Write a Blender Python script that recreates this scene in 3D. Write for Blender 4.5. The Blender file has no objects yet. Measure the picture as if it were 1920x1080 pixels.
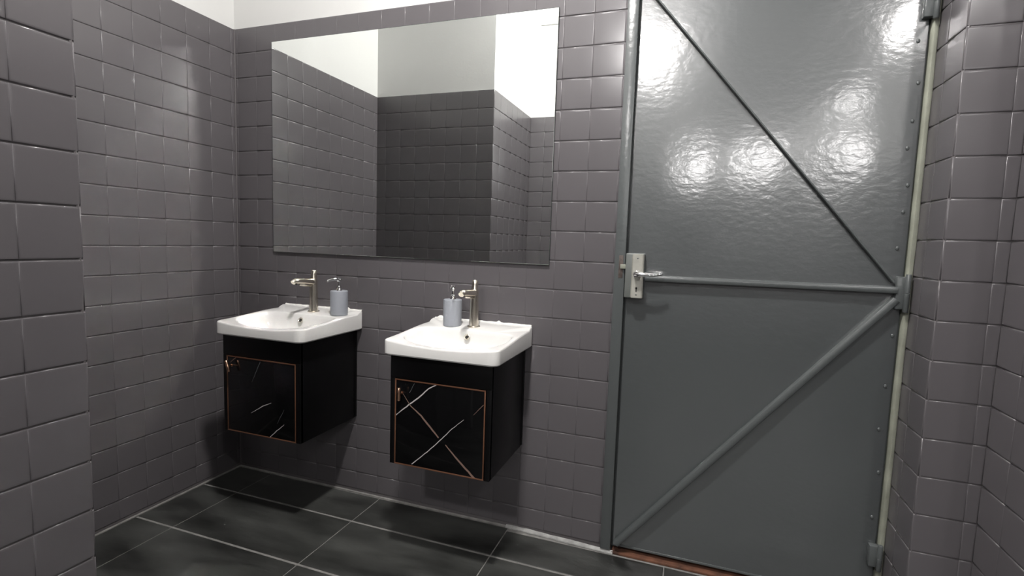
import bpy, bmesh, math, random
from mathutils import Vector, Matrix, noise
random.seed(7)
PI = math.pi
sc = bpy.context.scene
C = sc.collection

# ------------------------------------------------------------------ camera
cam_d = bpy.data.cameras.new('camera')
cam = bpy.data.objects.new('camera', cam_d); C.objects.link(cam)
cam_d.sensor_fit = 'HORIZONTAL'; cam_d.sensor_width = 36.0
cam_d.lens = 964.43 / 1920 * 36
cam_d.clip_start = 0.02
RT = Vector((0.94228026, 0.33314463, 0.03350466))
UP = Vector((-0.06202256, 0.07533628, 0.99522743))
FW = Vector((-0.32903055, 0.93986121, -0.09165037))
mw = Matrix.Identity(4)
for r in range(3):
    mw[r][0] = RT[r]; mw[r][1] = UP[r]; mw[r][2] = -FW[r]
mw[0][3], mw[1][3], mw[2][3] = 2.04974, -1.88014, 1.15422
cam.matrix_world = mw
sc.camera = cam

# ------------------------------------------------------------------ world, exposure, render options
w = bpy.data.worlds.new('world'); sc.world = w; w.use_nodes = True
w.node_tree.nodes['Background'].inputs[0].default_value = (0.02, 0.02, 0.022, 1)
w.node_tree.nodes['Background'].inputs[1].default_value = 0.3
vs = sc.view_settings
vs.view_transform = 'Standard'; vs.look = 'None'; vs.gamma = 1.0; vs.use_curve_mapping = False
vs.exposure = 0.0
cy = sc.cycles
cy.max_bounces = 8; cy.diffuse_bounces = 4; cy.glossy_bounces = 6
cy.caustics_reflective = True; cy.blur_glossy = 0.0
cy.sample_clamp_indirect = 0.0
cy.use_guiding = False

# lamp strengths (radiance of the lamp diffusers)
L_MAIN, L_ROOM, L_SIDE, L_FAR = 890.0, 620.0, 270.0, 100.0

# ------------------------------------------------------------------ materials
def mat(name, col, rough=0.5, metal=0.0, spec=0.5, var=0.0, vscale=6.0, rvar=0.0, bump=0.0, bscale=60.0, coat=0.0, stretch=None):
    m = bpy.data.materials.new(name); m.use_nodes = True
    nt = m.node_tree; b = nt.nodes['Principled BSDF']
    b.inputs['Base Color'].default_value = (*col, 1)
    b.inputs['Roughness'].default_value = rough
    b.inputs['Metallic'].default_value = metal
    b.inputs['Specular IOR Level'].default_value = spec
    if coat:
        b.inputs['Coat Weight'].default_value = coat; b.inputs['Coat Roughness'].default_value = 0.14; b.inputs['Coat IOR'].default_value = 1.9
    tc = nt.nodes.new('ShaderNodeNewGeometry')
    mp = nt.nodes.new('ShaderNodeMapping'); nt.links.new(tc.outputs['Position'], mp.inputs['Vector'])
    if stretch: mp.inputs['Scale'].default_value = stretch
    if var or rvar:
        n = nt.nodes.new('ShaderNodeTexNoise'); n.inputs['Scale'].default_value = vscale; n.inputs['Detail'].default_value = 6
        nt.links.new(mp.outputs[0], n.inputs['Vector'])
        if var:
            cr = nt.nodes.new('ShaderNodeValToRGB')
            cr.color_ramp.elements[0].position = 0.3; cr.color_ramp.elements[1].position = 0.7
            cr.color_ramp.elements[0].color = (*[c * (1 - var) for c in col], 1)
            cr.color_ramp.elements[1].color = (*[min(1, c * (1 + var)) for c in col], 1)
            nt.links.new(n.outputs['Fac'], cr.inputs[0]); nt.links.new(cr.outputs[0], b.inputs['Base Color'])
        if rvar:
            mr = nt.nodes.new('ShaderNodeMapRange')
            mr.inputs['From Min'].default_value = 0.3; mr.inputs['From Max'].default_value = 0.7
            mr.inputs['To Min'].default_value = rough - rvar; mr.inputs['To Max'].default_value = rough + rvar
            nt.links.new(n.outputs['Fac'], mr.inputs[0]); nt.links.new(mr.outputs[0], b.inputs['Roughness'])
    if bump:
        n2 = nt.nodes.new('ShaderNodeTexNoise'); n2.inputs['Scale'].default_value = bscale; n2.inputs['Detail'].default_value = 4
        nt.links.new(mp.outputs[0], n2.inputs['Vector'])
        bp = nt.nodes.new('ShaderNodeBump'); bp.inputs['Strength'].default_value = 1.0; bp.inputs['Distance'].default_value = bump
        nt.links.new(n2.outputs['Fac'], bp.inputs['Height']); nt.links.new(bp.outputs[0], b.inputs['Normal'])
        if coat: nt.links.new(bp.outputs[0], b.inputs['Coat Normal'])
    return m

M = {}
M['tile'] = mat('grey_painted_tile', (0.103, 0.096, 0.102), 0.23, bump=0.0003, bscale=14)
M['bed'] = mat('grey_painted_joint', (0.120, 0.112, 0.115), 0.22, bump=0.0006, bscale=120)
M['white'] = mat('white_wall_paint', (0.60, 0.60, 0.59), 0.7, var=0.015, vscale=3, bump=0.0003, bscale=80)
M['ceiling'] = mat('dim_grey_ceiling', (0.16, 0.16, 0.165), 0.8, var=0.05)
M['floor'] = mat('slate_floor_tile', (0.034, 0.035, 0.033), 0.40, var=0.75, vscale=5.5, rvar=0.1, bump=0.0012, bscale=30, stretch=(0.45, 1.3, 1))
M['grout'] = mat('pale_grout', (0.20, 0.195, 0.185), 0.85, var=0.25, vscale=22, bump=0.0008, bscale=150)
M['mortar'] = mat('pale_mortar', (0.32, 0.32, 0.31), 0.9, var=0.25, vscale=30, bump=0.002, bscale=120)
M['mirror'] = mat('mirror_silver', (0.86, 0.885, 0.87), 0.0, metal=1.0)
M['mirror_edge'] = mat('mirror_glass_edge', (0.05, 0.065, 0.06), 0.1)
M['backing'] = mat('mirror_backing', (0.03, 0.03, 0.03), 0.7)
M['doorpaint'] = mat('grey_gloss_door_paint', (0.054, 0.061, 0.063), 0.36, spec=0.95, bump=0.0005, bscale=34, coat=1.0, stretch=(1.0, 1.0, 1.6))
M['barpaint'] = mat('grey_gloss_bar_paint', (0.085, 0.093, 0.094), 0.25, bump=0.0008, bscale=60)
M['cream'] = mat('cream_jamb_paint', (0.27, 0.28, 0.23), 0.45, var=0.2, vscale=14, bump=0.0008, bscale=60)
M['rust'] = mat('rusty_threshold', (0.11, 0.045, 0.025), 0.85, var=0.6, vscale=16, bump=0.002, bscale=70)
M['wornsteel'] = mat('worn_brown_steel', (0.085, 0.066, 0.058), 0.6, var=0.5, vscale=60)
M['dark'] = mat('dark_gap', (0.012, 0.012, 0.012), 0.9)
M['lock'] = mat('satin_lock_metal', (0.40, 0.395, 0.355), 0.4, metal=0.25, var=0.1, vscale=40)
M['lockcase'] = mat('grey_lock_case', (0.135, 0.145, 0.138), 0.42, metal=0.1)
M['chrome'] = mat('chrome', (0.82, 0.82, 0.83), 0.08, metal=1.0)
M['nickel'] = mat('brushed_nickel', (0.74, 0.69, 0.60), 0.24, metal=1.0, bump=0.00008, bscale=300)
M['ceramic'] = mat('white_ceramic', (0.66, 0.655, 0.64), 0.12)
M['sealant'] = mat('white_sealant', (0.78, 0.77, 0.74), 0.5)
M['black'] = mat('black_cabinet', (0.0032, 0.0032, 0.0035), 0.35, bump=0.0001, bscale=200, spec=0.22)
M['blackgloss'] = mat('black_gloss_door', (0.0032, 0.0032, 0.0035), 0.08, spec=0.28)
M['copper'] = mat('copper_trim', (0.17, 0.078, 0.045), 0.4, metal=0.3)
M['goldrose'] = mat('rose_gold_handle', (0.85, 0.52, 0.36), 0.2, metal=1.0)
M['veinwhite'] = mat('vein_white', (0.50, 0.46, 0.46), 0.3)
M['veinbronze_glint'] = mat('vein_bronze_glint', (0.20, 0.13, 0.105), 0.35)
M['veingrey'] = mat('vein_grey', (0.10, 0.10, 0.105), 0.3)
M['dispenser'] = mat('pale_blue_grey_dispenser', (0.30, 0.318, 0.352), 0.45)
M['greypanel'] = mat('pale_grey_panel', (0.50, 0.50, 0.48), 0.6)
def emit(name, col, s):
    m = bpy.data.materials.new(name); m.use_nodes = True
    nt = m.node_tree; nt.nodes.clear()
    e = nt.nodes.new('ShaderNodeEmission'); o = nt.nodes.new('ShaderNodeOutputMaterial')
    e.inputs[0].default_value = (*col, 1); e.inputs[1].default_value = s
    nt.links.new(e.outputs[0], o.inputs[0]); return m
M['lamp_main'] = emit('lamp_globe_main', (1.0, 0.97, 0.94), L_MAIN)
M['lamp_room'] = emit('lamp_globe_room', (1.0, 0.97, 0.95), L_ROOM)
M['lamp_side'] = emit('lamp_globe_side', (1.0, 0.97, 0.95), L_SIDE)
M['lamp_far'] = emit('lamp_globe_far', (1.0, 0.98, 0.97), L_FAR)

# ------------------------------------------------------------------ helpers
def meshobj(name, bm, m, parent=None, smooth=False, loc=None, rot=None):
    me = bpy.data.meshes.new(name)
    bmesh.ops.recalc_face_normals(bm, faces=bm.faces[:])
    bm.to_mesh(me); bm.free()
    if smooth:
        for p in me.polygons: p.use_smooth = True
    me.materials.append(m)
    return link(name, me, parent, loc, rot)

def link(name, me, parent=None, loc=None, rot=None):
    o = bpy.data.objects.new(name, me); C.objects.link(o)
    if parent is not None: o.parent = parent
    if loc is not None: o.location = loc
    if rot is not None: o.rotation_euler = rot
    return o

def autosmooth(o, ang=35):
    for p in o.data.polygons: p.use_smooth = True
    try: o.data.set_sharp_from_angle(angle=math.radians(ang))
    except Exception: pass
    return o

def box(bm, x0, x1, y0, y1, z0, z1, bev=0.0, seg=2):
    vs_ = [bm.verts.new((x, y, z)) for x in (x0, x1) for y in (y0, y1) for z in (z0, z1)]
    f = [(0, 1, 3, 2), (4, 6, 7, 5), (0, 4, 5, 1), (2, 3, 7, 6), (0, 2, 6, 4), (1, 5, 7, 3)]
    fs = [bm.faces.new([vs_[i] for i in q]) for q in f]
    if bev:
        ed = list({e for fc in fs for e in fc.edges})
        bmesh.ops.bevel(bm, geom=ed, offset=bev, segments=seg, profile=0.5, affect='EDGES')

def boxobj(name, dims, m, parent=None, bev=0.0, seg=2, loc=None, rot=None):
    bm = bmesh.new(); box(bm, *dims, bev=bev, seg=seg)
    o = meshobj(name, bm, m, parent, loc=loc, rot=rot)
    if bev: autosmooth(o, 40)
    return o

def lathe(bm, prof, n=32, center=(0, 0, 0), axis='Z', cap=True):
    rings = []
    for r, h in prof:
        ring = []
        for i in range(n):
            a = 2 * PI * i / n
            p = (r * math.cos(a), r * math.sin(a), h)
            if axis == 'Y': p = (p[0], -p[2], p[1])
            ring.append(bm.verts.new((p[0] + center[0], p[1] + center[1], p[2] + center[2])))
        rings.append(ring)
    for a, b in zip(rings, rings[1:]):
        for i in range(n):
            j = (i + 1) % n
            bm.faces.new((a[i], a[j], b[j], b[i]))
    if cap:
        bm.faces.new(rings[0][::-1]); bm.faces.new(rings[-1])

def tube(bm, pts, radii, n=20):
    pts = [Vector(p) for p in pts]
    rings = []
    for k, p in enumerate(pts):
        d = (pts[min(k + 1, len(pts) - 1)] - pts[max(k - 1, 0)]).normalized()
        ref = Vector((0, 0, 1)) if abs(d.z) < 0.9 else Vector((1, 0, 0))
        a = d.cross(ref).normalized(); b = a.cross(d).normalized()
        r = radii[k] if isinstance(radii, (list, tuple)) else radii
        rings.append([bm.verts.new(p + a * r * math.cos(2 * PI * i / n) + b * r * math.sin(2 * PI * i / n)) for i in range(n)])
    for a, b in zip(rings, rings[1:]):
        for i in range(n):
            j = (i + 1) % n
            bm.faces.new((a[i], a[j], b[j], b[i]))
    bm.faces.new(rings[0][::-1]); bm.faces.new(rings[-1])

def thing(name, label, cat, loc=(0, 0, 0), rotz=0, group=None, kind=None):
    o = bpy.data.objects.new(name, None); C.objects.link(o)
    o.empty_display_size = 0.05
    o.location = loc; o.rotation_euler = (0, 0, rotz)
    o['label'] = label; o['category'] = cat
    if group: o['group'] = group
    if kind: o['kind'] = kind
    return o

def tag(o, label, cat, group=None, kind=None):
    o['label'] = label; o['category'] = cat
    if group: o['group'] = group
    if kind: o['kind'] = kind
    return o

# ------------------------------------------------------------------ tiles and walls
PITCH = 0.11
ZTOP = 2.075
CEIL = 3.30
GAP_U, GAP_Z = 0.0, 0.0020
DEPTH = 0.0030
tile_cache = {}
def tile_mesh(wd, ht):
    key = (round(wd, 4), round(ht, 4))
    if key in tile_cache: return tile_cache[key]
    bm = bmesh.new()
    lim = min(wd, ht) / 2
    rings = []
    for iu, ins, d in ((0.0, 0.0, 0.0), (0.0, 0.0003, 0.45), (0.0, 0.0011, 0.80), (0.0011, 0.0026, 0.97), (0.0045, 0.0060, 1.0)):
        ins = min(ins, lim * 0.8); iu = min(iu, lim * 0.8)
        rings.append([bm.verts.new((sx * (wd / 2 - iu), -d * DEPTH, sz * (ht / 2 - ins))) for sx, sz in ((-1, -1), (1, -1), (1, 1), (-1, 1))])
    for a, b in zip(rings, rings[1:]):
        for i in range(4):
            j = (i + 1) % 4
            bm.faces.new((a[i], a[j], b[j], b[i]))
    bm.faces.new(rings[-1])
    me = bpy.data.meshes.new('tile')
    bm.to_mesh(me); bm.free()
    for p in me.polygons: p.use_smooth = True
    me.materials.append(M['tile'])
    tile_cache[key] = me
    return me

ROWS = [ZTOP - PITCH * k for k in range(19)] + [0.016]      # joint heights, top to bottom
IN, OUT = 0.10, -0.0062        # inside corners run on behind the neighbour, outside corners stop short of its face
def tiled_wall(name, label, origin, rotz, width, joints, skip=None, thick=0.10, extra=None, tiles=True, ceil=CEIL, ends=(0, 0)):
    """wall whose tile faces lie in the local plane y=0, room side at -y, running from x=0 to x=width."""
    bm = bmesh.new()
    box(bm, -ends[0], width + ends[1], 0.006, thick, -0.02, ceil)
    for e in (extra or ()): box(bm, *e)
    root = meshobj(name, bm, M['white'])
    root.location = origin; root.rotation_euler = (0, 0, rotz)
    tag(root, label, 'wall', kind='structure')
    bm = bmesh.new(); box(bm, -max(ends[0], -DEPTH) if ends[0] <= 0 else -0.006, width + (max(ends[1], -DEPTH) if ends[1] <= 0 else 0.006), DEPTH - 0.0008, 0.0065, -0.005, ZTOP)
    meshobj('joint_bed', bm, M['bed'], root)
    if not tiles: return root
    js = sorted({0.0, width} | {j for j in joints if 0.003 < j < width - 0.003})
    for u0, u1 in zip(js, js[1:]):
        for z1, z0 in zip(ROWS, ROWS[1:]):
            if skip and skip(u0, u1, z0, z1): continue
            wd, ht = u1 - u0 - GAP_U, z1 - z0 - GAP_Z
            if wd < 0.004 or ht < 0.004: continue
            o = link('tile', tile_mesh(wd, ht), root, ((u0 + u1) / 2, DEPTH + random.uniform(-0.0003, 0.0), (z0 + z1) / 2),
                     (math.radians(random.gauss(0, 0.10)), 0, math.radians(random.gauss(0, 0.06))))
    return root
def grid(start, width, sign=1):
    out = []; k = 0
    while True:
        v = start + k * PITCH * sign
        if v < 0 or v > width: break
        out.append(v); k += 1
    return out

MX0, MX1, MZ0, MZ1 = 0.226, 1.539, 1.067, 1.996     # mirror
XJ = 1.786                                             # door frame starts
XR = 2.680; YR = -0.185; XI = 2.824                    # stepped right side
PX = 0.838; PY = -1.158                                # partition corner
YREAR = -1.90

wall_back = tiled_wall('wall_back', 'grey tiled back wall carrying the mirror and basins', (0, 0, 0), 0, XJ,
    grid(1.558 - 14 * PITCH, XJ), skip=lambda a, b, c, d: a > MX0 + 0.02 and b < MX1 - 0.02 and c > MZ0 + 0.02 and d < MZ1 - 0.02,
    extra=[(XJ, XR + 0.3, 0.006, 0.10, 2.12, CEIL)], ends=(IN, 0))
wall_left = tiled_wall('wall_left', 'grey tiled left wall of the basin niche', (0, PY, 0), PI / 2, -PY, grid(-PY - 0.129 - 9 * PITCH, -PY) + [-PY - 0.020], ends=(IN, IN))
wall_pb = tiled_wall('wall_partition_back', 'dark grey tiled partition face seen only in the mirror', (PX, PY, 0), PI, PX, grid(PITCH, PX), ends=(OUT, IN))
wall_ps = tiled_wall('wall_partition_side', 'grey tiled partition close to the camera at left', (PX, YREAR, 0), PI / 2, PY - YREAR, grid((PY - YREAR) % PITCH, PY - YREAR), ends=(IN, OUT))
wall_rear = tiled_wall('wall_rear', 'short tiled rear wall with white top seen at right of mirror', (1.17, YREAR, 0), PI, 1.17 - PX, grid((1.17 - PX) % PITCH, 1.17 - PX), thick=0.12, ends=(0, IN))
wall_rr = tiled_wall('wall_right_return', 'narrow dark tiled return beside the steel door', (XR, 0.0, 0), -PI / 2, -YR, [0.075], thick=0.06, ends=(0.05, OUT))
wall_rf = tiled_wall('wall_right_face', 'one tile wide lit wall face right of the door', (XR, YR, 0), 0, XI - XR, [2.7946 - XR], thick=0.05, ends=(OUT, 0.05))
wall_r = tiled_wall('wall_right', 'dark tiled wall at the right edge of the photo', (XI, YR, 0), -PI / 2, 0.24, grid(PITCH, 0.24), thick=0.06, ends=(0.05, OUT))
# rest of the washroom, behind and beside the camera
tiled_wall('wall_front_side', 'plain wall beside the right tiled pier, outside the frame', (XI, YR - 0.24, 0), 0, 1.60, [], tiles=False, ends=(OUT, 0))
tiled_wall('wall_far_right', 'plain right wall of the room behind the camera', (XI + 1.58, YR - 0.24, 0), -PI / 2, 5.8, [], tiles=False)
tiled_wall('wall_far', 'plain far wall behind the camera', (XI + 1.6, -6.2, 0), PI, 4.0, [], tiles=False)
tiled_wall('wall_far_left', 'plain left wall of the room behind the camera', (0.45, -6.2, 0), PI / 2, 4.18, [], tiles=False)

# rounded painted corner beads
def corner_bead(wall, u, a0, a1, r=0.006, name='corner_bead', inset=0.0):
    bm = bmesh.new(); n = 8
    lo, hi = [], []
    for i in range(n + 1):
        a = a0 + (a1 - a0) * i / n
        p = (u + r * math.cos(a), inset + r * math.sin(a))
        lo.append(bm.verts.new((p[0], p[1], 0.016))); hi.append(bm.verts.new((p[0], p[1], ZTOP - 0.001)))
    for i in range(n): bm.faces.new((lo[i], lo[i + 1], hi[i + 1], hi[i]))
    bm.faces.new(lo); bm.faces.new(hi[::-1])
    return meshobj(name, bm, M['bed'], wall, smooth=False)
o = corner_bead(wall_rf, 0.0045, 0, 2 * PI, r=0.0052, inset=0.005); autosmooth(o)
o = corner_bead(wall_ps, PY - YREAR - 0.0045, 0, 2 * PI, r=0.0052, inset=0.005); autosmooth(o)
o = corner_bead(wall_back, 0.002, 0, 2 * PI, r=0.0045, inset=0.001, name='corner_filler'); autosmooth(o)

# ceiling
bm = bmesh.new(); box(bm, -0.12, 4.6, -6.4, 0.12, CEIL, CEIL + 0.1)
tag(meshobj('ceiling', bm, M['ceiling']), 'dim grey ceiling over the washroom', 'ceiling', kind='structure')

# floor: pale grout bed with slate tiles
bm = bmesh.new(); box(bm, -0.12, 4.6, -6.4, 0.35, -0.10, -0.0022)
floor = meshobj('floor', bm, M['grout'])
tag(floor, 'dark slate tiled floor with pale grout joints', 'floor', kind='structure')
FX = [0.0, 0.202] + [0.202 + 0.6053 * k for k in range(1, 8)]
FY = [0.0, -0.205] + [-0.205 - 0.303 * k for k in range(1, 21)]
fl_cache = {}
def floor_tile_mesh(wd, dp):
    key = (round(wd, 4), round(dp, 4))
    if key in fl_cache: return fl_cache[key]
    bm = bmesh.new()
    rings = []
    for ins, z in ((0, -0.004), (0, -0.0012), (0.0007, -0.0003), (0.002, 0.0)):
        rings.append([bm.verts.new((sx * (wd / 2 - ins), sy * (dp / 2 - ins), z)) for sx, sy in ((-1, -1), (1, -1), (1, 1), (-1, 1))])
    for a, b in zip(rings, rings[1:]):
        for i in range(4):
            j = (i + 1) % 4
            bm.faces.new((a[i], a[j], b[j], b[i]))
    bm.faces.new(rings[-1])
    me = bpy.data.meshes.new('floor_tile'); bm.to_mesh(me); bm.free(); me.materials.append(M['floor'])
    fl_cache[key] = me; return me
for x0, x1 in zip(FX, FX[1:]):
    for y1, y0 in zip(FY, FY[1:]):
        if y1 < PY - 0.05 and x1 < 0.5: continue
        gx, gy = 0.0042, 0.0105
        a0, a1, b0, b1 = x0 + gx / 2, x1 - gx / 2, y0 + gy / 2, y1 - gy / 2
        if x0 == 0: a0 = 0.006
        if y1 == 0: b1 = -0.010 if x1 < 1.5 else -0.030
        link('floor_tile', floor_tile_mesh(a1 - a0, b1 - b0), floor, ((a0 + a1) / 2, (b0 + b1) / 2, random.uniform(-0.0002, 0.0002)), (0, 0, 0))

# grout fillet along the foot of the walls
def fillet(name, p0, p1, nrm, h=0.012, d=0.010, m='grout', wob=0.25):
    bm = bmesh.new(); p0 = Vector(p0); p1 = Vector(p1); n = Vector(nrm)
    L = (p1 - p0).length; k = max(2, int(L / 0.02)); prev = None
    for i in range(k + 1):
        p = p0.lerp(p1, i / k); s = 1 + wob * noise.noise(p * 23.0)
        ring = [bm.verts.new(p + Vector((0, 0, -0.004))), bm.verts.new(p + n * d * s + Vector((0, 0, -0.002))),
                bm.verts.new(p + n * d * s * 0.6 + Vector((0, 0, h * 0.45 * s))), bm.verts.new(p + Vector((0, 0, h * s)))]
        if prev:
            for a in range(3): bm.faces.new((prev[a], prev[a + 1], ring[a + 1], ring[a]))
        prev = ring
    return meshobj(name, bm, M[m], None, smooth=True)
for nm, lb, p0, p1, n_, h_, d_ in (('trim_1', 'thin pale grout line along foot of back wall', (0, 0.004, 0), (1.40, 0.004, 0), (0, -1, 0), 0.006, 0.008),
        ('trim_2', 'rough pale mortar line at foot of wall by door', (1.40, 0.004, 0), (1.832, -0.014, 0), (0, -1, 0), 0.010, 0.013),
        ('trim_3', 'thin pale grout line along foot of left wall', (-0.004, PY, 0), (-0.004, 0, 0), (1, 0, 0), 0.006, 0.0075)):
    tag(fillet(nm, p0, p1, n_, h_, d_, 'mortar' if nm == 'trim_2' else 'grout'), lb, 'trim', kind='structure')

# ------------------------------------------------------------------ steel door and its frame
fr = thing('trim_4', 'grey painted steel door frame left of the door', 'door frame', (0, 0, 0), kind='structure')
boxobj('jamb', (XJ - 0.002, 1.822, -0.022, 0.05, 0.012, 2.16), M['barpaint'], fr, bev=0.003)
boxobj('stop', (1.812, 1.845, 0.014, 0.05, 0.012, 2.16), M['barpaint'], fr, bev=0.002)
boxobj('head', (XJ, XR, -0.02, 0.05, 2.10, 2.16), M['barpaint'], fr, bev=0.003)
boxobj('strike_plate', (1.800, 1.815, -0.0235, -0.0215, 1.035, 1.115), M['wornsteel'], fr, bev=0.0008)
jr = thing('trim_5', 'cream painted jamb strip between door and right wall', 'door jamb', (0, 0, 0), kind='structure')
bm = bmesh.new()
prev = None
for i in range(61):
    z = 0.012 + i * (2.16 - 0.012) / 60
    wv = 0.0018 * noise.noise(Vector((3.1, 0, z * 5))); wv2 = 0.0018 * noise.noise(Vector((9.1, 0, z * 7)))
    ring = [bm.verts.new(c) for c in ((2.6640 + wv, 0.02, z), (2.6640 + wv, -0.006, z), (2.6680 + wv, -0.011, z), (2.6765 + wv2, -0.011, z), (2.6805 + wv2, -0.007, z), (2.6805 + wv2, 0.02, z))]
    if prev:
        for a in range(6):
            b = (a + 1) % 6
            bm.faces.new((prev[a], prev[b], ring[b], ring[a]))
    prev = ring
autosmooth(meshobj('jamb_strip', bm, M['cream'], jr), 50)
boxobj('jamb_back', (2.648, 2.70, 0.016, 0.06, 0.012, 2.16), M['barpaint'], jr, bev=0.002)

door = thing('door_1', 'dark grey painted steel door with Z shaped bracing', 'door', (0, 0, 0), kind='structure')
DX0, DX1, DZ0, DZ1 = 1.830, 2.656, 0.030, 2.10
bm = bmesh.new(); nx, nz = 46, 104
gv = []
def warp(x, z):
    p = Vector((x * 2.3, 1.7, z * 2.0))
    q = Vector((x * 6.0, 5.1, z * 5.0))
    edge = min(x - DX0, DX1 - x, z - DZ0, DZ1 - z)
    f = min(1.0, max(0.0, edge / 0.10))
    return f * (0.0042 * noise.noise(p) + 0.0010 * noise.noise(q))
for j in range(nz + 1):
    row = []
    for i in range(nx + 1):
        x = DX0 + (DX1 - DX0) * i / nx; z = DZ0 + (DZ1 - DZ0) * j / nz
        row.append(bm.verts.new((x, warp(x, z), z)))
    gv.append(row)
for j in range(nz):
    for i in range(nx):
        bm.faces.new((gv[j][i], gv[j][i + 1], gv[j + 1][i + 1], gv[j + 1][i]))
ext = bmesh.ops.extrude_face_region(bm, geom=bm.faces[:])
for v in [g for g in ext['geom'] if isinstance(g, bmesh.types.BMVert)]: v.co.y += 0.003
leaf = autosmooth(meshobj('leaf', bm, M['doorpaint'], door), 40)
# folded edge strips of the leaf frame, behind the sheet
boxobj('edge_strip', (DX0, DX0 + 0.03, 0.0035, 0.03, DZ0, DZ1), M['barpaint'], door, bev=0.002)
boxobj('edge_strip', (DX1 - 0.03, DX1, 0.0035, 0.03, DZ0, DZ1), M['barpaint'], door, bev=0.002)
boxobj('bottom_edge', (DX0, DX1, -0.003, 0.006, DZ0 - 0.006, DZ0 + 0.002), M['barpaint'], door, bev=0.001)
def bar(name, a, b, wd, pr, m=M['barpaint']):
    a = Vector((a[0], 0, a[1])); b = Vector((b[0], 0, b[1])); d = (b - a).normalized(); n = Vector((-d.z, 0, d.x))
    bm = bmesh.new(); k = 24; prev = None
    for i in range(k + 1):
        p = a.lerp(b, i / k); wv = 0.0006 * noise.noise(p * 31)
        h = wd / 2 + wv; c = 0.0022
        c = min(c, wd * 0.3)
        sec = [(-h, 0.004), (-h, -pr + c), (-h + c, -pr), (h - c, -pr), (h, -pr + c), (h, 0.004)]
        ring = [bm.verts.new(p + n * s + Vector((0, y, 0))) for s, y in sec]
        if prev:
            for q in range(6):
                r = (q + 1) % 6
                bm.faces.new((prev[q], prev[r], ring[r], ring[q]))
        else: bm.faces.new(ring)
        prev = ring
    bm.faces.new(prev[::-1])
    return autosmooth(meshobj(name, bm, m, door), 50)
bar('cross_rail', (1.885, 1.038), (2.640, 1.043), 0.021, 0.024)
bar('diagonal_brace', (1.835, 2.038), (2.630, 1.066), 0.0055, 0.021)
bar('diagonal_brace', (1.842, 0.040), (2.640, 1.014), 0.022, 0.024)
# hinges
for z0, z1 in ((0.985, 1.085), (0.155, 0.225), (1.84, 1.92)):
    hg = boxobj('hinge', (2.636, 2.668, -0.021, 0.004, z0, z1), M['barpaint'], door, bev=0.004)
    bm = bmesh.new(); lathe(bm, [(0.006, z0 - 0.008), (0.0075, z0 - 0.006), (0.0075, (z0 + z1) / 2 - 0.001), (0.0066, (z0 + z1) / 2), (0.0075, (z0 + z1) / 2 + 0.001), (0.0075, z1 + 0.006), (0.006, z1 + 0.008)], 16, (2.664, -0.024, 0))
    autosmooth(meshobj('hinge_pin', bm, M['barpaint'], hg), 40)
for i, z in enumerate((0.31, 0.46, 0.60, 0.74, 0.90, 1.17, 1.28, 1.36, 1.47, 1.55, 1.66, 1.78)):
    bm = bmesh.new(); bmesh.ops.create_uvsphere(bm, u_segments=8, v_segments=6, radius=0.005)
    for v in bm.verts: v.co.y *= 0.5; v.co.z *= 1.3
    meshobj('weld_spot', bm, M['barpaint'], door, smooth=True, loc=(2.640 + 0.006 * math.sin(i * 2.1), -0.001, z))
# lock
lk = boxobj('lock_case', (1.8245, 1.889, -0.034, 0.003, 0.966, 1.124), M['lockcase'], door, bev=0.004, seg=3)
bm = bmesh.new()
sec = [(1.846, -0.033), (1.851, -0.043), (1.884, -0.043), (1.8885, -0.038), (1.8885, -0.033)]
lo = [bm.verts.new((x, y, 0.968)) for x, y in sec]; hi = [bm.verts.new((x, y, 1.122)) for x, y in sec]
bm.faces.new(lo); bm.faces.new(hi[::-1])
for i in range(5): bm.faces.new((lo[i], lo[(i + 1) % 5], hi[(i + 1) % 5], hi[i]))
bmesh.ops.bevel(bm, geom=bm.edges[:], offset=0.0015, segments=2, affect='EDGES')
autosmooth(meshobj('face_plate', bm, M['lock'], lk), 40)
bm = bmesh.new(); lathe(bm, [(0.013, 0.042), (0.013, 0.046), (0.010, 0.049), (0.0085, 0.060), (0.0095, 0.064), (0.0085, 0.069)], 20, (1.8665, 0, 1.052), axis='Y')
autosmooth(meshobj('handle_boss', bm, M['chrome'], lk), 40)
bm = bmesh.new(); tube(bm, [(1.860, -0.062, 1.052), (1.880, -0.063, 1.0525), (1.905, -0.064, 1.053), (1.925, -0.0635, 1.0525), (1.948, -0.060, 1.056), (1.955, -0.058, 1.058)], [0.008, 0.0078, 0.0068, 0.0062, 0.0052, 0.003], 14)
meshobj('lever_handle', bm, M['chrome'], lk, smooth=True)
bm = bmesh.new(); lathe(bm, [(0.0036, 0.0425), (0.0036, 0.0436)], 14, (1.867, 0, 1.003), axis='Y'); box(bm, 1.8652, 1.8688, -0.0436, -0.0425, 0.990, 1.003)
meshobj('keyhole', bm, M['dark'], lk)
boxobj('latch_bolt', (1.806, 1.826, -0.031, -0.014, 1.068, 1.084), M['cream'], lk, bev=0.002)
for z in (1.108, 0.980):
    bm = bmesh.new(); lathe(bm, [(0.0028, 0.0428), (0.0028, 0.0438), (0.0018, 0.0444)], 12, (1.867, 0, z), axis='Y'); meshobj('screw', bm, M['lockcase'], lk, smooth=True)
th = boxobj('trim_6', (1.826, XR, -0.021, 0.05, -0.002, 0.007), M['rust'], None, bev=0.002)
tag(th, 'rusty brown threshold strip under the steel door', 'threshold', kind='structure')
for v in th.data.vertices:
    v.co.y += 0.004 * noise.noise(v.co * 8)
ob = boxobj('dark_backing_outside', (1.70, 2.80, 0.34, 0.36, -0.05, 2.3), M['dark'], None)  # near-black panel stands in for the unlit space behind the door
tag(ob, 'black panel painted as the shade behind the closed steel door', 'wall', kind='structure')

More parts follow.
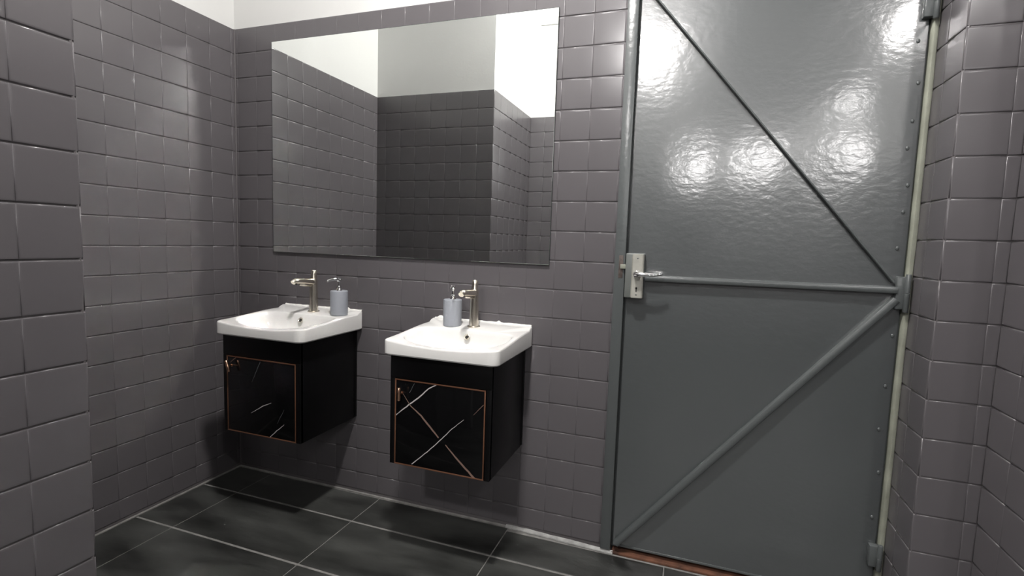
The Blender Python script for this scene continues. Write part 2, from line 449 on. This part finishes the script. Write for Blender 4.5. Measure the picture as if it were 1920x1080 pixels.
# ------------------------------------------------------------------ mirror
mr = thing('wall_mirror', 'large frameless mirror hanging above the two basins', 'mirror', (0, 0, 0))
boxobj('backing', (MX0 + 0.012, MX1 - 0.012, -0.0045, 0.0002, MZ0 + 0.012, MZ1 - 0.012), M['backing'], mr)
bm = bmesh.new()
box(bm, MX0, MX1, -0.0092, -0.0046, MZ0, MZ1)
meshobj('glass_edge', bm, M['mirror_edge'], mr)
bm = bmesh.new()
q = [bm.verts.new(c) for c in ((MX0 + 0.0015, -0.0094, MZ0 + 0.0015), (MX1 - 0.0015, -0.0094, MZ0 + 0.0015), (MX1 - 0.0015, -0.0094, MZ1 - 0.0015), (MX0 + 0.0015, -0.0094, MZ1 - 0.0015))]
q2 = [bm.verts.new(c) for c in ((MX0 + 0.0005, -0.0090, MZ0 + 0.0005), (MX1 - 0.0005, -0.0090, MZ0 + 0.0005), (MX1 - 0.0005, -0.0090, MZ1 - 0.0005), (MX0 + 0.0005, -0.0090, MZ1 - 0.0005))]
bm.faces.new(q)
for i in range(4): bm.faces.new((q2[i], q2[(i + 1) % 4], q[(i + 1) % 4], q[i]))
meshobj('silvered_face', bm, M['mirror'], mr)

# ------------------------------------------------------------------ basins
BW, BD = 0.428, 0.378
def rr_radius(a, hx, y0, y1, cx, cy_, rf, rb):
    """distance from (cx,cy_) to a rounded rectangle |x|<=hx, y0<=y<=y1 along angle a"""
    dx, dy = math.cos(a), math.sin(a); lo, hi = 0.0, 1.0
    def inside(x, y):
        r = rf if y < (y0 + y1) / 2 else rb
        ax = abs(x)
        if ax > hx or y < y0 or y > y1: return False
        ex = ax - (hx - r)
        ey = (y0 + r) - y if y < (y0 + y1) / 2 else y - (y1 - r)
        if ex > 0 and ey > 0: return ex * ex + ey * ey <= r * r
        return True
    for _ in range(40):
        m_ = (lo + hi) / 2
        if inside(cx + dx * m_, cy_ + dy * m_): lo = m_
        else: hi = m_
    return lo
def sstep(a, b, x):
    t = min(1, max(0, (x - a) / (b - a))); return t * t * (3 - 2 * t)
def zrim(y, x=0.2):
    dip = 0.013 * max(0.0, 1 - (x / 0.19) ** 2) * sstep(-0.24, -0.35, y)
    return 0.801 - dip +  0.016 * sstep(-0.37, -0.05, y) + 0.012 * sstep(-0.040, -0.022, y)
def make_basin(name, label, xc):
    t = thing(name, label, 'basin', (xc, 0, 0), group='white ceramic basins')
    bm = bmesh.new(); N = 168; cx, cy_ = 0.0, -0.225
    def outer(ins, z):
        pts = []
        for i in range(N):
            a = 2 * PI * i / N
            r = rr_radius(a, BW / 2 - ins, -BD + ins, -0.0005 - ins, cx, cy_, 0.027, 0.010)
            x, y = cx + r * math.cos(a), cy_ + r * math.sin(a)
            pts.append(bm.verts.new((x, y, z(y, x) if callable(z) else z)))
        return pts
    def bowl(s, dz, flat=None):
        pts = []
        for i in range(N):
            a = 2 * PI * i / N
            ca, sa = math.cos(a), math.sin(a)
            hx = 0.193
            if sa < 0:
                hy = 0.124; n = 3.0
            else:
                hy = 0.100; n = 5.0
            r = (abs(ca / hx) ** n + abs(sa / hy) ** n) ** (-1 / n) * s
            x, y = cx + r * ca, cy_ + r * sa
            z0 = zrim(cy_ + r / s * sa, cx + r / s * ca)
            pts.append(bm.verts.new((x, y, (z0 + dz) if flat is None else (z0 + dz) * (1 - flat[0]) + flat[1] * flat[0])))
        return pts
    rings = [outer(0.010, 0.748), outer(0.004, 0.749), outer(0.0, 0.754), outer(0.0, lambda y, x: zrim(y, x) - 0.006),
             outer(0.0010, lambda y, x: zrim(y, x) - 0.0024), outer(0.003, lambda y, x: zrim(y, x) - 0.0005), outer(0.007, zrim),
             bowl(1.03, 0.0005), bowl(1.0, -0.001), bowl(0.975, -0.005), bowl(0.95, -0.016), bowl(0.90, -0.036), bowl(0.80, 0, (1.0, 0.742)),
             bowl(0.62, 0, (1.0, 0.722)), bowl(0.40, 0, (1.0, 0.712)), bowl(0.16, 0, (1.0, 0.707))]
    for a, b in zip(rings, rings[1:]):
        for i in range(N):
            j = (i + 1) % N
            bm.faces.new((a[i], a[j], b[j], b[i]))
    bm.faces.new(rings[-1])
    autosmooth(meshobj('bowl_body', bm, M['ceramic'], t), 32)
    bm = bmesh.new(); lathe(bm, [(0.0118, 0.0), (0.0118, 0.002), (0.0105, 0.0034), (0.0075, 0.0030), (0.0072, 0.001)], 24)
    o = meshobj('overflow_ring', bm, M['nickel'], t, smooth=True, loc=(0, -0.1400, 0.7885), rot=(math.radians(62), 0, 0))
    bm = bmesh.new(); lathe(bm, [(0.0072, 0.0012), (0.0001, 0.0012)], 20, cap=False); meshobj('overflow_hole', bm, M['dark'], o)
    bm = bmesh.new(); lathe(bm, [(0.024, 0.706), (0.024, 0.7095), (0.020, 0.711), (0.012, 0.7105), (0.001, 0.7105)], 28, (cx, cy_, 0)); meshobj('drain', bm, M['chrome'], t, smooth=True)
    # sealant line against the wall with small blobs left on it
    bm = bmesh.new(); prev = None
    for i in range(41):
        x = -BW / 2 + 0.006 + (BW - 0.012) * i / 40; p = Vector((x + xc, 0, 0)) * 40
        s = 0.004 + 0.0022 * noise.noise(p) + (0.006 if noise.noise(p * 0.7 + Vector((4, 0, 0))) > 0.42 else 0)
        ring = [bm.verts.new((x, -0.0002, 0.822)), bm.verts.new((x, -0.007, 0.8275)), bm.verts.new((x, -0.004, 0.8285 + s * 0.6)), bm.verts.new((x, -0.0002, 0.829 + s))]
        if prev:
            for a in range(4):
                b = (a + 1) % 4
                bm.faces.new((prev[a], prev[b], ring[b], ring[a]))
        prev = ring
    meshobj('sealant_bead', bm, M['sealant'], t, smooth=True)
    return t
XB1, XB2 = 0.497, 1.269
make_basin('wash_basin', 'white ceramic basin nearest the left tiled wall', XB1)
make_basin('wash_basin', 'white ceramic basin nearest the steel door', XB2)

# ------------------------------------------------------------------ cabinets
def ribbon(name, pts, wds, m, parent, y):
    bm = bmesh.new(); P = [Vector((p[0], 0, p[1])) for p in pts]; up, dn = [], []
    # densify
    Q, W = [], []
    for k in range(len(P) - 1):
        for s in range(6):
            f = s / 6; q = P[k].lerp(P[k + 1], f)
            Q.append(q + Vector((0.0012 * noise.noise(q * 60), 0, 0.0012 * noise.noise(q * 60 + Vector((7, 7, 7))))) if k or s else q); W.append(wds[k] * (1 - f) + wds[k + 1] * f)
    Q.append(P[-1]); W.append(wds[-1])
    for k, q in enumerate(Q):
        d = (Q[min(k + 1, len(Q) - 1)] - Q[max(k - 1, 0)]).normalized(); n = Vector((-d.z, 0, d.x))
        up.append(bm.verts.new(q + n * W[k] / 2 + Vector((0, y, 0)))); dn.append(bm.verts.new(q - n * W[k] / 2 + Vector((0, y, 0))))
    for k in range(len(Q) - 1): bm.faces.new((up[k], up[k + 1], dn[k + 1], dn[k]))
    return meshobj(name, bm, m, parent)
CW = 0.382
def make_cabinet(label, xc, veins, hpos, htilt):
    t = thing('vanity_cabinet', label, 'cabinet', (xc, 0, 0.352), group='black wall hung vanity cabinets')
    h = 0.396; fy = -0.347; x0, x1 = -CW / 2, CW / 2
    boxobj('side_panel', (x0, x0 + 0.016, fy + 0.004, -0.012, 0, h), M['black'], t, bev=0.001)
    boxobj('side_panel', (x1 - 0.016, x1, fy + 0.004, -0.012, 0, h), M['black'], t, bev=0.001)
    boxobj('back_panel', (x0 - 0.002, x1 + 0.002, -0.012, -0.0005, 0.002, h), M['black'], t, bev=0.001)
    boxobj('bottom_panel', (x0 + 0.016, x1 - 0.016, fy + 0.006, -0.012, 0, 0.016), M['black'], t)
    boxobj('front_rail', (x0, x1, fy, fy + 0.016, 0.311, h), M['black'], t, bev=0.001)
    boxobj('front_stile', (x0, x0 + 0.0185, fy, fy + 0.016, 0, 0.3105), M['black'], t, bev=0.001)
    boxobj('front_stile', (x1 - 0.0185, x1, fy, fy + 0.016, 0, 0.3105), M['black'], t, bev=0.001)
    # door
    a0, a1, c0, c1 = x0 + 0.0195, x1 - 0.0195, 0.001, 0.3095
    d = boxobj('door', (a0, a1, fy - 0.001, fy + 0.015, c0, c1), M['blackgloss'], t, bev=0.0008)
    tw = 0.0048; ty = fy - 0.0022
    for dims in ((a0, a1, ty, fy - 0.0008, c1 - tw, c1), (a0, a1, ty, fy - 0.0008, c0, c0 + tw),
                 (a0, a0 + tw, ty, fy - 0.0008, c0 + tw, c1 - tw), (a1 - tw, a1, ty, fy - 0.0008, c0 + tw, c1 - tw)):
        o = boxobj('trim_strip', dims, M['copper'], d, bev=0.0005)
    d['label'] = 'glossy black cabinet door with copper edge and marble veins'
    for pts, wds, mk in veins:
        ribbon('marble_vein_glint', [(a0 + tw * 0.6 + u * (a1 - a0 - 1.2 * tw), c1 - tw * 0.6 - v * (c1 - c0 - 1.2 * tw)) for u, v in pts], wds, M[mk], d, fy - 0.00125)
    hx, hz = a0 + hpos[0] * (a1 - a0), c1 - hpos[1] * (c1 - c0)
    bm = bmesh.new(); tube(bm, [(0, -0.021, 0.023), (0, -0.021, 0.022), (0, -0.021, -0.022), (0, -0.021, -0.023)], [0.0052, 0.006, 0.006, 0.0052], 16)
    tube(bm, [(0, 0.001, 0), (0, -0.002, 0), (0, -0.0025, 0), (0, -0.019, 0)], [0.006, 0.006, 0.0035, 0.0035], 14)
    autosmooth(meshobj('handle', bm, M['goldrose'], d, loc=(hx, fy, hz), rot=(0, htilt, 0)), 40)
    return t
V1 = [([(0.50, 0.02), (0.434, 0.166), (0.372, 0.305)], [0.0022, 0.0022, 0.0008], 'veingrey'),
      ([(0.655, 0.54), (0.531, 0.60), (0.354, 0.72)], [0.0015, 0.003, 0.0012], 'veinwhite'),
      ([(0.84, 0.60), (0.80, 0.68), (0.74, 0.80)], [0.0008, 0.002, 0.0008], 'veingrey'),
      ([(0.84, 0.795), (0.726, 0.90), (0.628, 1.0)], [0.0010, 0.003, 0.0022], 'veinwhite'),
      ([(0.05, 0.08), (0.10, 0.035), (0.15, 0.0)], [0.0008, 0.0018, 0.0014], 'veinbronze_glint')]  # this streak is a reflection in the glossy door, painted as a ribbon
V2 = [([(0.0, 0.43), (0.13, 0.305), (0.27, 0.18), (0.38, 0.06), (0.475, 0.0)], [0.0028, 0.0040, 0.0042, 0.0036, 0.0030], 'veinwhite'),
      ([(0.085, 0.155), (0.175, 0.288), (0.30, 0.385), (0.377, 0.469), (0.506, 0.61)], [0.0012, 0.0030, 0.0060, 0.0065, 0.0050], 'veinbronze_glint'),
      ([(0.584, 0.677), (0.714, 0.815), (0.91, 1.0)], [0.0035, 0.0060, 0.0075], 'veinbronze_glint'),
      ([(0.20, 0.98), (0.377, 0.80), (0.52, 0.64), (0.66, 0.474), (0.78, 0.353)], [0.0030, 0.0026, 0.0028, 0.0020, 0.0012], 'veinwhite'),
      ([(0.883, 0.283), (0.987, 0.154)], [0.0010, 0.0018], 'veinbronze_glint'),
      ([(0.162, 0.14), (0.22, 0.02)], [0.0016, 0.0012], 'veingrey')]
make_cabinet('black wall hung cabinet nearest the left tiled wall', 0.487, V1, (0.075, 0.125), math.radians(-20))
make_cabinet('black wall hung cabinet nearest the steel door', 1.2635, V2, (0.08, 0.155), 0.0)

# ------------------------------------------------------------------ faucets
def make_faucet(label, x):
    t = thing('faucet', label, 'faucet', (x, -0.078, 0.8175), group='brushed nickel basin faucets')
    bm = bmesh.new(); lathe(bm, [(0.0245, 0.0), (0.0255, 0.0015), (0.0255, 0.0045), (0.0235, 0.006), (0.019, 0.0065)], 32); autosmooth(meshobj('base_ring', bm, M['nickel'], t), 40)
    bm = bmesh.new(); lathe(bm, [(0.0188, 0.004), (0.0172, 0.06), (0.0158, 0.115), (0.0158, 0.142), (0.0150, 0.1445)], 32); autosmooth(meshobj('body', bm, M['nickel'], t), 40)
    bm = bmesh.new(); tube(bm, [(0, 0.003, 0.131), (0, -0.03, 0.1345), (0, -0.07, 0.1385), (0, -0.098, 0.1412), (0, -0.110, 0.1410), (0, -0.118, 0.1385), (0, -0.122, 0.1355)],
        [0.0138, 0.0132, 0.0125, 0.0120, 0.0117, 0.0112, 0.0100], 24)
    sp = autosmooth(meshobj('spout', bm, M['nickel'], t), 50)
    bm = bmesh.new(); tube(bm, [(0, -0.1080, 0.1320), (0, -0.1090, 0.1265)], [0.0075, 0.0075], 18); meshobj('aerator', bm, M['dark'], sp)
    bm = bmesh.new(); tube(bm, [(0, -0.012, 0.1195), (0, -0.05, 0.1230), (0, -0.082, 0.1265)], [0.008, 0.0075, 0.006], 16); meshobj('spout_rib', bm, M['nickel'], sp, smooth=True)
    bm = bmesh.new(); tube(bm, [(0, 0, 0.142), (0, 0.0005, 0.148), (0, 0.002, 0.165), (0, 0.0035, 0.178), (0, 0.004, 0.181)], [0.0140, 0.0128, 0.0124, 0.0122, 0.0100], 22)
    autosmooth(meshobj('lever', bm, M['nickel'], t), 50)
    return t
make_faucet('brushed nickel faucet on the basin nearest the left wall', 0.512)
make_faucet('brushed nickel faucet on the basin nearest the door', 1.268)

# ------------------------------------------------------------------ soap dispensers
def make_dispenser(label, x, y, rz):
    t = thing('soap_dispenser', label, 'dispenser', (x, y, 0.8165), rz, group='pale soap dispensers')
    bm = bmesh.new(); lathe(bm, [(0.0335, 0.0), (0.0355, 0.002), (0.036, 0.005), (0.036, 0.099), (0.0352, 0.1025), (0.033, 0.104), (0.012, 0.1045)], 40)
    autosmooth(meshobj('bottle', bm, M['dispenser'], t), 40)
    bm = bmesh.new(); lathe(bm, [(0.012, 0.1035), (0.012, 0.109), (0.0098, 0.113), (0.0098, 0.120), (0.0065, 0.1225)], 24); autosmooth(meshobj('collar', bm, M['chrome'], t), 40)
    bm = bmesh.new(); lathe(bm, [(0.0058, 0.121), (0.0058, 0.146)], 16); autosmooth(meshobj('stem', bm, M['chrome'], t), 40)
    bm = bmesh.new(); lathe(bm, [(0.0085, 0.142), (0.0108, 0.145), (0.0108, 0.155), (0.008, 0.158)], 22); pump = autosmooth(meshobj('pump_head', bm, M['chrome'], t), 40)
    bm = bmesh.new(); tube(bm, [(0, 0.004, 0.152), (0, -0.02, 0.1525), (0, -0.045, 0.151), (0, -0.056, 0.1475), (0, -0.060, 0.144)], [0.0062, 0.0056, 0.0048, 0.0042, 0.0036], 16)
    meshobj('nozzle', bm, M['chrome'], pump, smooth=True)
    return t
make_dispenser('pale grey soap dispenser with nozzle turned sideways beside the left faucet', 0.650, -0.085, math.radians(-14))
make_dispenser('pale grey soap dispenser with nozzle towards camera on the right basin', 1.180, -0.085, math.radians(26))

# ------------------------------------------------------------------ pale panel high on the rear wall (seen in the mirror)
vt = thing('trim_7', 'pale grey recessed panel high on rear wall, in mirror', 'panel', (0, YREAR, 0), kind='structure')
boxobj('panel', (0.895, 1.165, -0.004, 0.001, 2.735, 3.08), M['greypanel'], vt)
boxobj('panel_rim', (0.893, 1.165, -0.004, 0.004, 2.731, 2.736), M['greypanel'], vt)

# ------------------------------------------------------------------ lamps
def lamp(label, loc, m, rot=(0, 0, 0), r=0.085, drop=0.0):
    t = thing('bulkhead_lamp', label, 'lamp', loc, group='round opal bulkhead lamps')
    t.rotation_euler = rot
    bm = bmesh.new(); lathe(bm, [(0.05, 0.0), (0.05, -0.01), (0.012, -0.014), (0.012, -0.015 - drop), (0.075, -0.018 - drop), (r + 0.012, -0.03 - drop), (r + 0.012, -0.050 - drop), (r + 0.004, -0.052 - drop), (r + 0.002, -0.046 - drop)], 32)
    autosmooth(meshobj('housing', bm, M['ceiling'], t), 40)
    bm = bmesh.new(); lathe(bm, [(r, -0.048 - drop), (r * 0.98, -0.064 - drop), (r * 0.90, -0.086 - drop), (r * 0.70, -0.108 - drop), (r * 0.40, -0.122 - drop), (0.001, -0.127 - drop)], 32, cap=False)
    meshobj('diffuser', bm, m, t, smooth=True)
    return t
lamp('round opal bulkhead lamp on the ceiling in front of the basins', (1.54, -1.08, CEIL), M['lamp_main'], drop=0.20)
lamp('round opal bulkhead lamp on the ceiling behind the camera', (1.50, -3.40, CEIL), M['lamp_room'], drop=0.20)
lamp('round opal bulkhead lamp on the ceiling right of the camera', (3.56, -3.05, CEIL), M['lamp_side'], drop=0.20)
for x, z, lb in ((2.05, 2.36, 'leftmost'), (2.87, 2.38, 'middle'), (3.80, 2.36, 'rightmost')):
    lamp('round opal bulkhead lamp, %s of three on the far wall' % lb, (x, -6.2, z), M['lamp_far'], (PI / 2, 0, 0))
lamp('round opal bulkhead lamp on the ceiling near the far wall', (3.66, -5.7, CEIL), M['lamp_far'], drop=0.20)
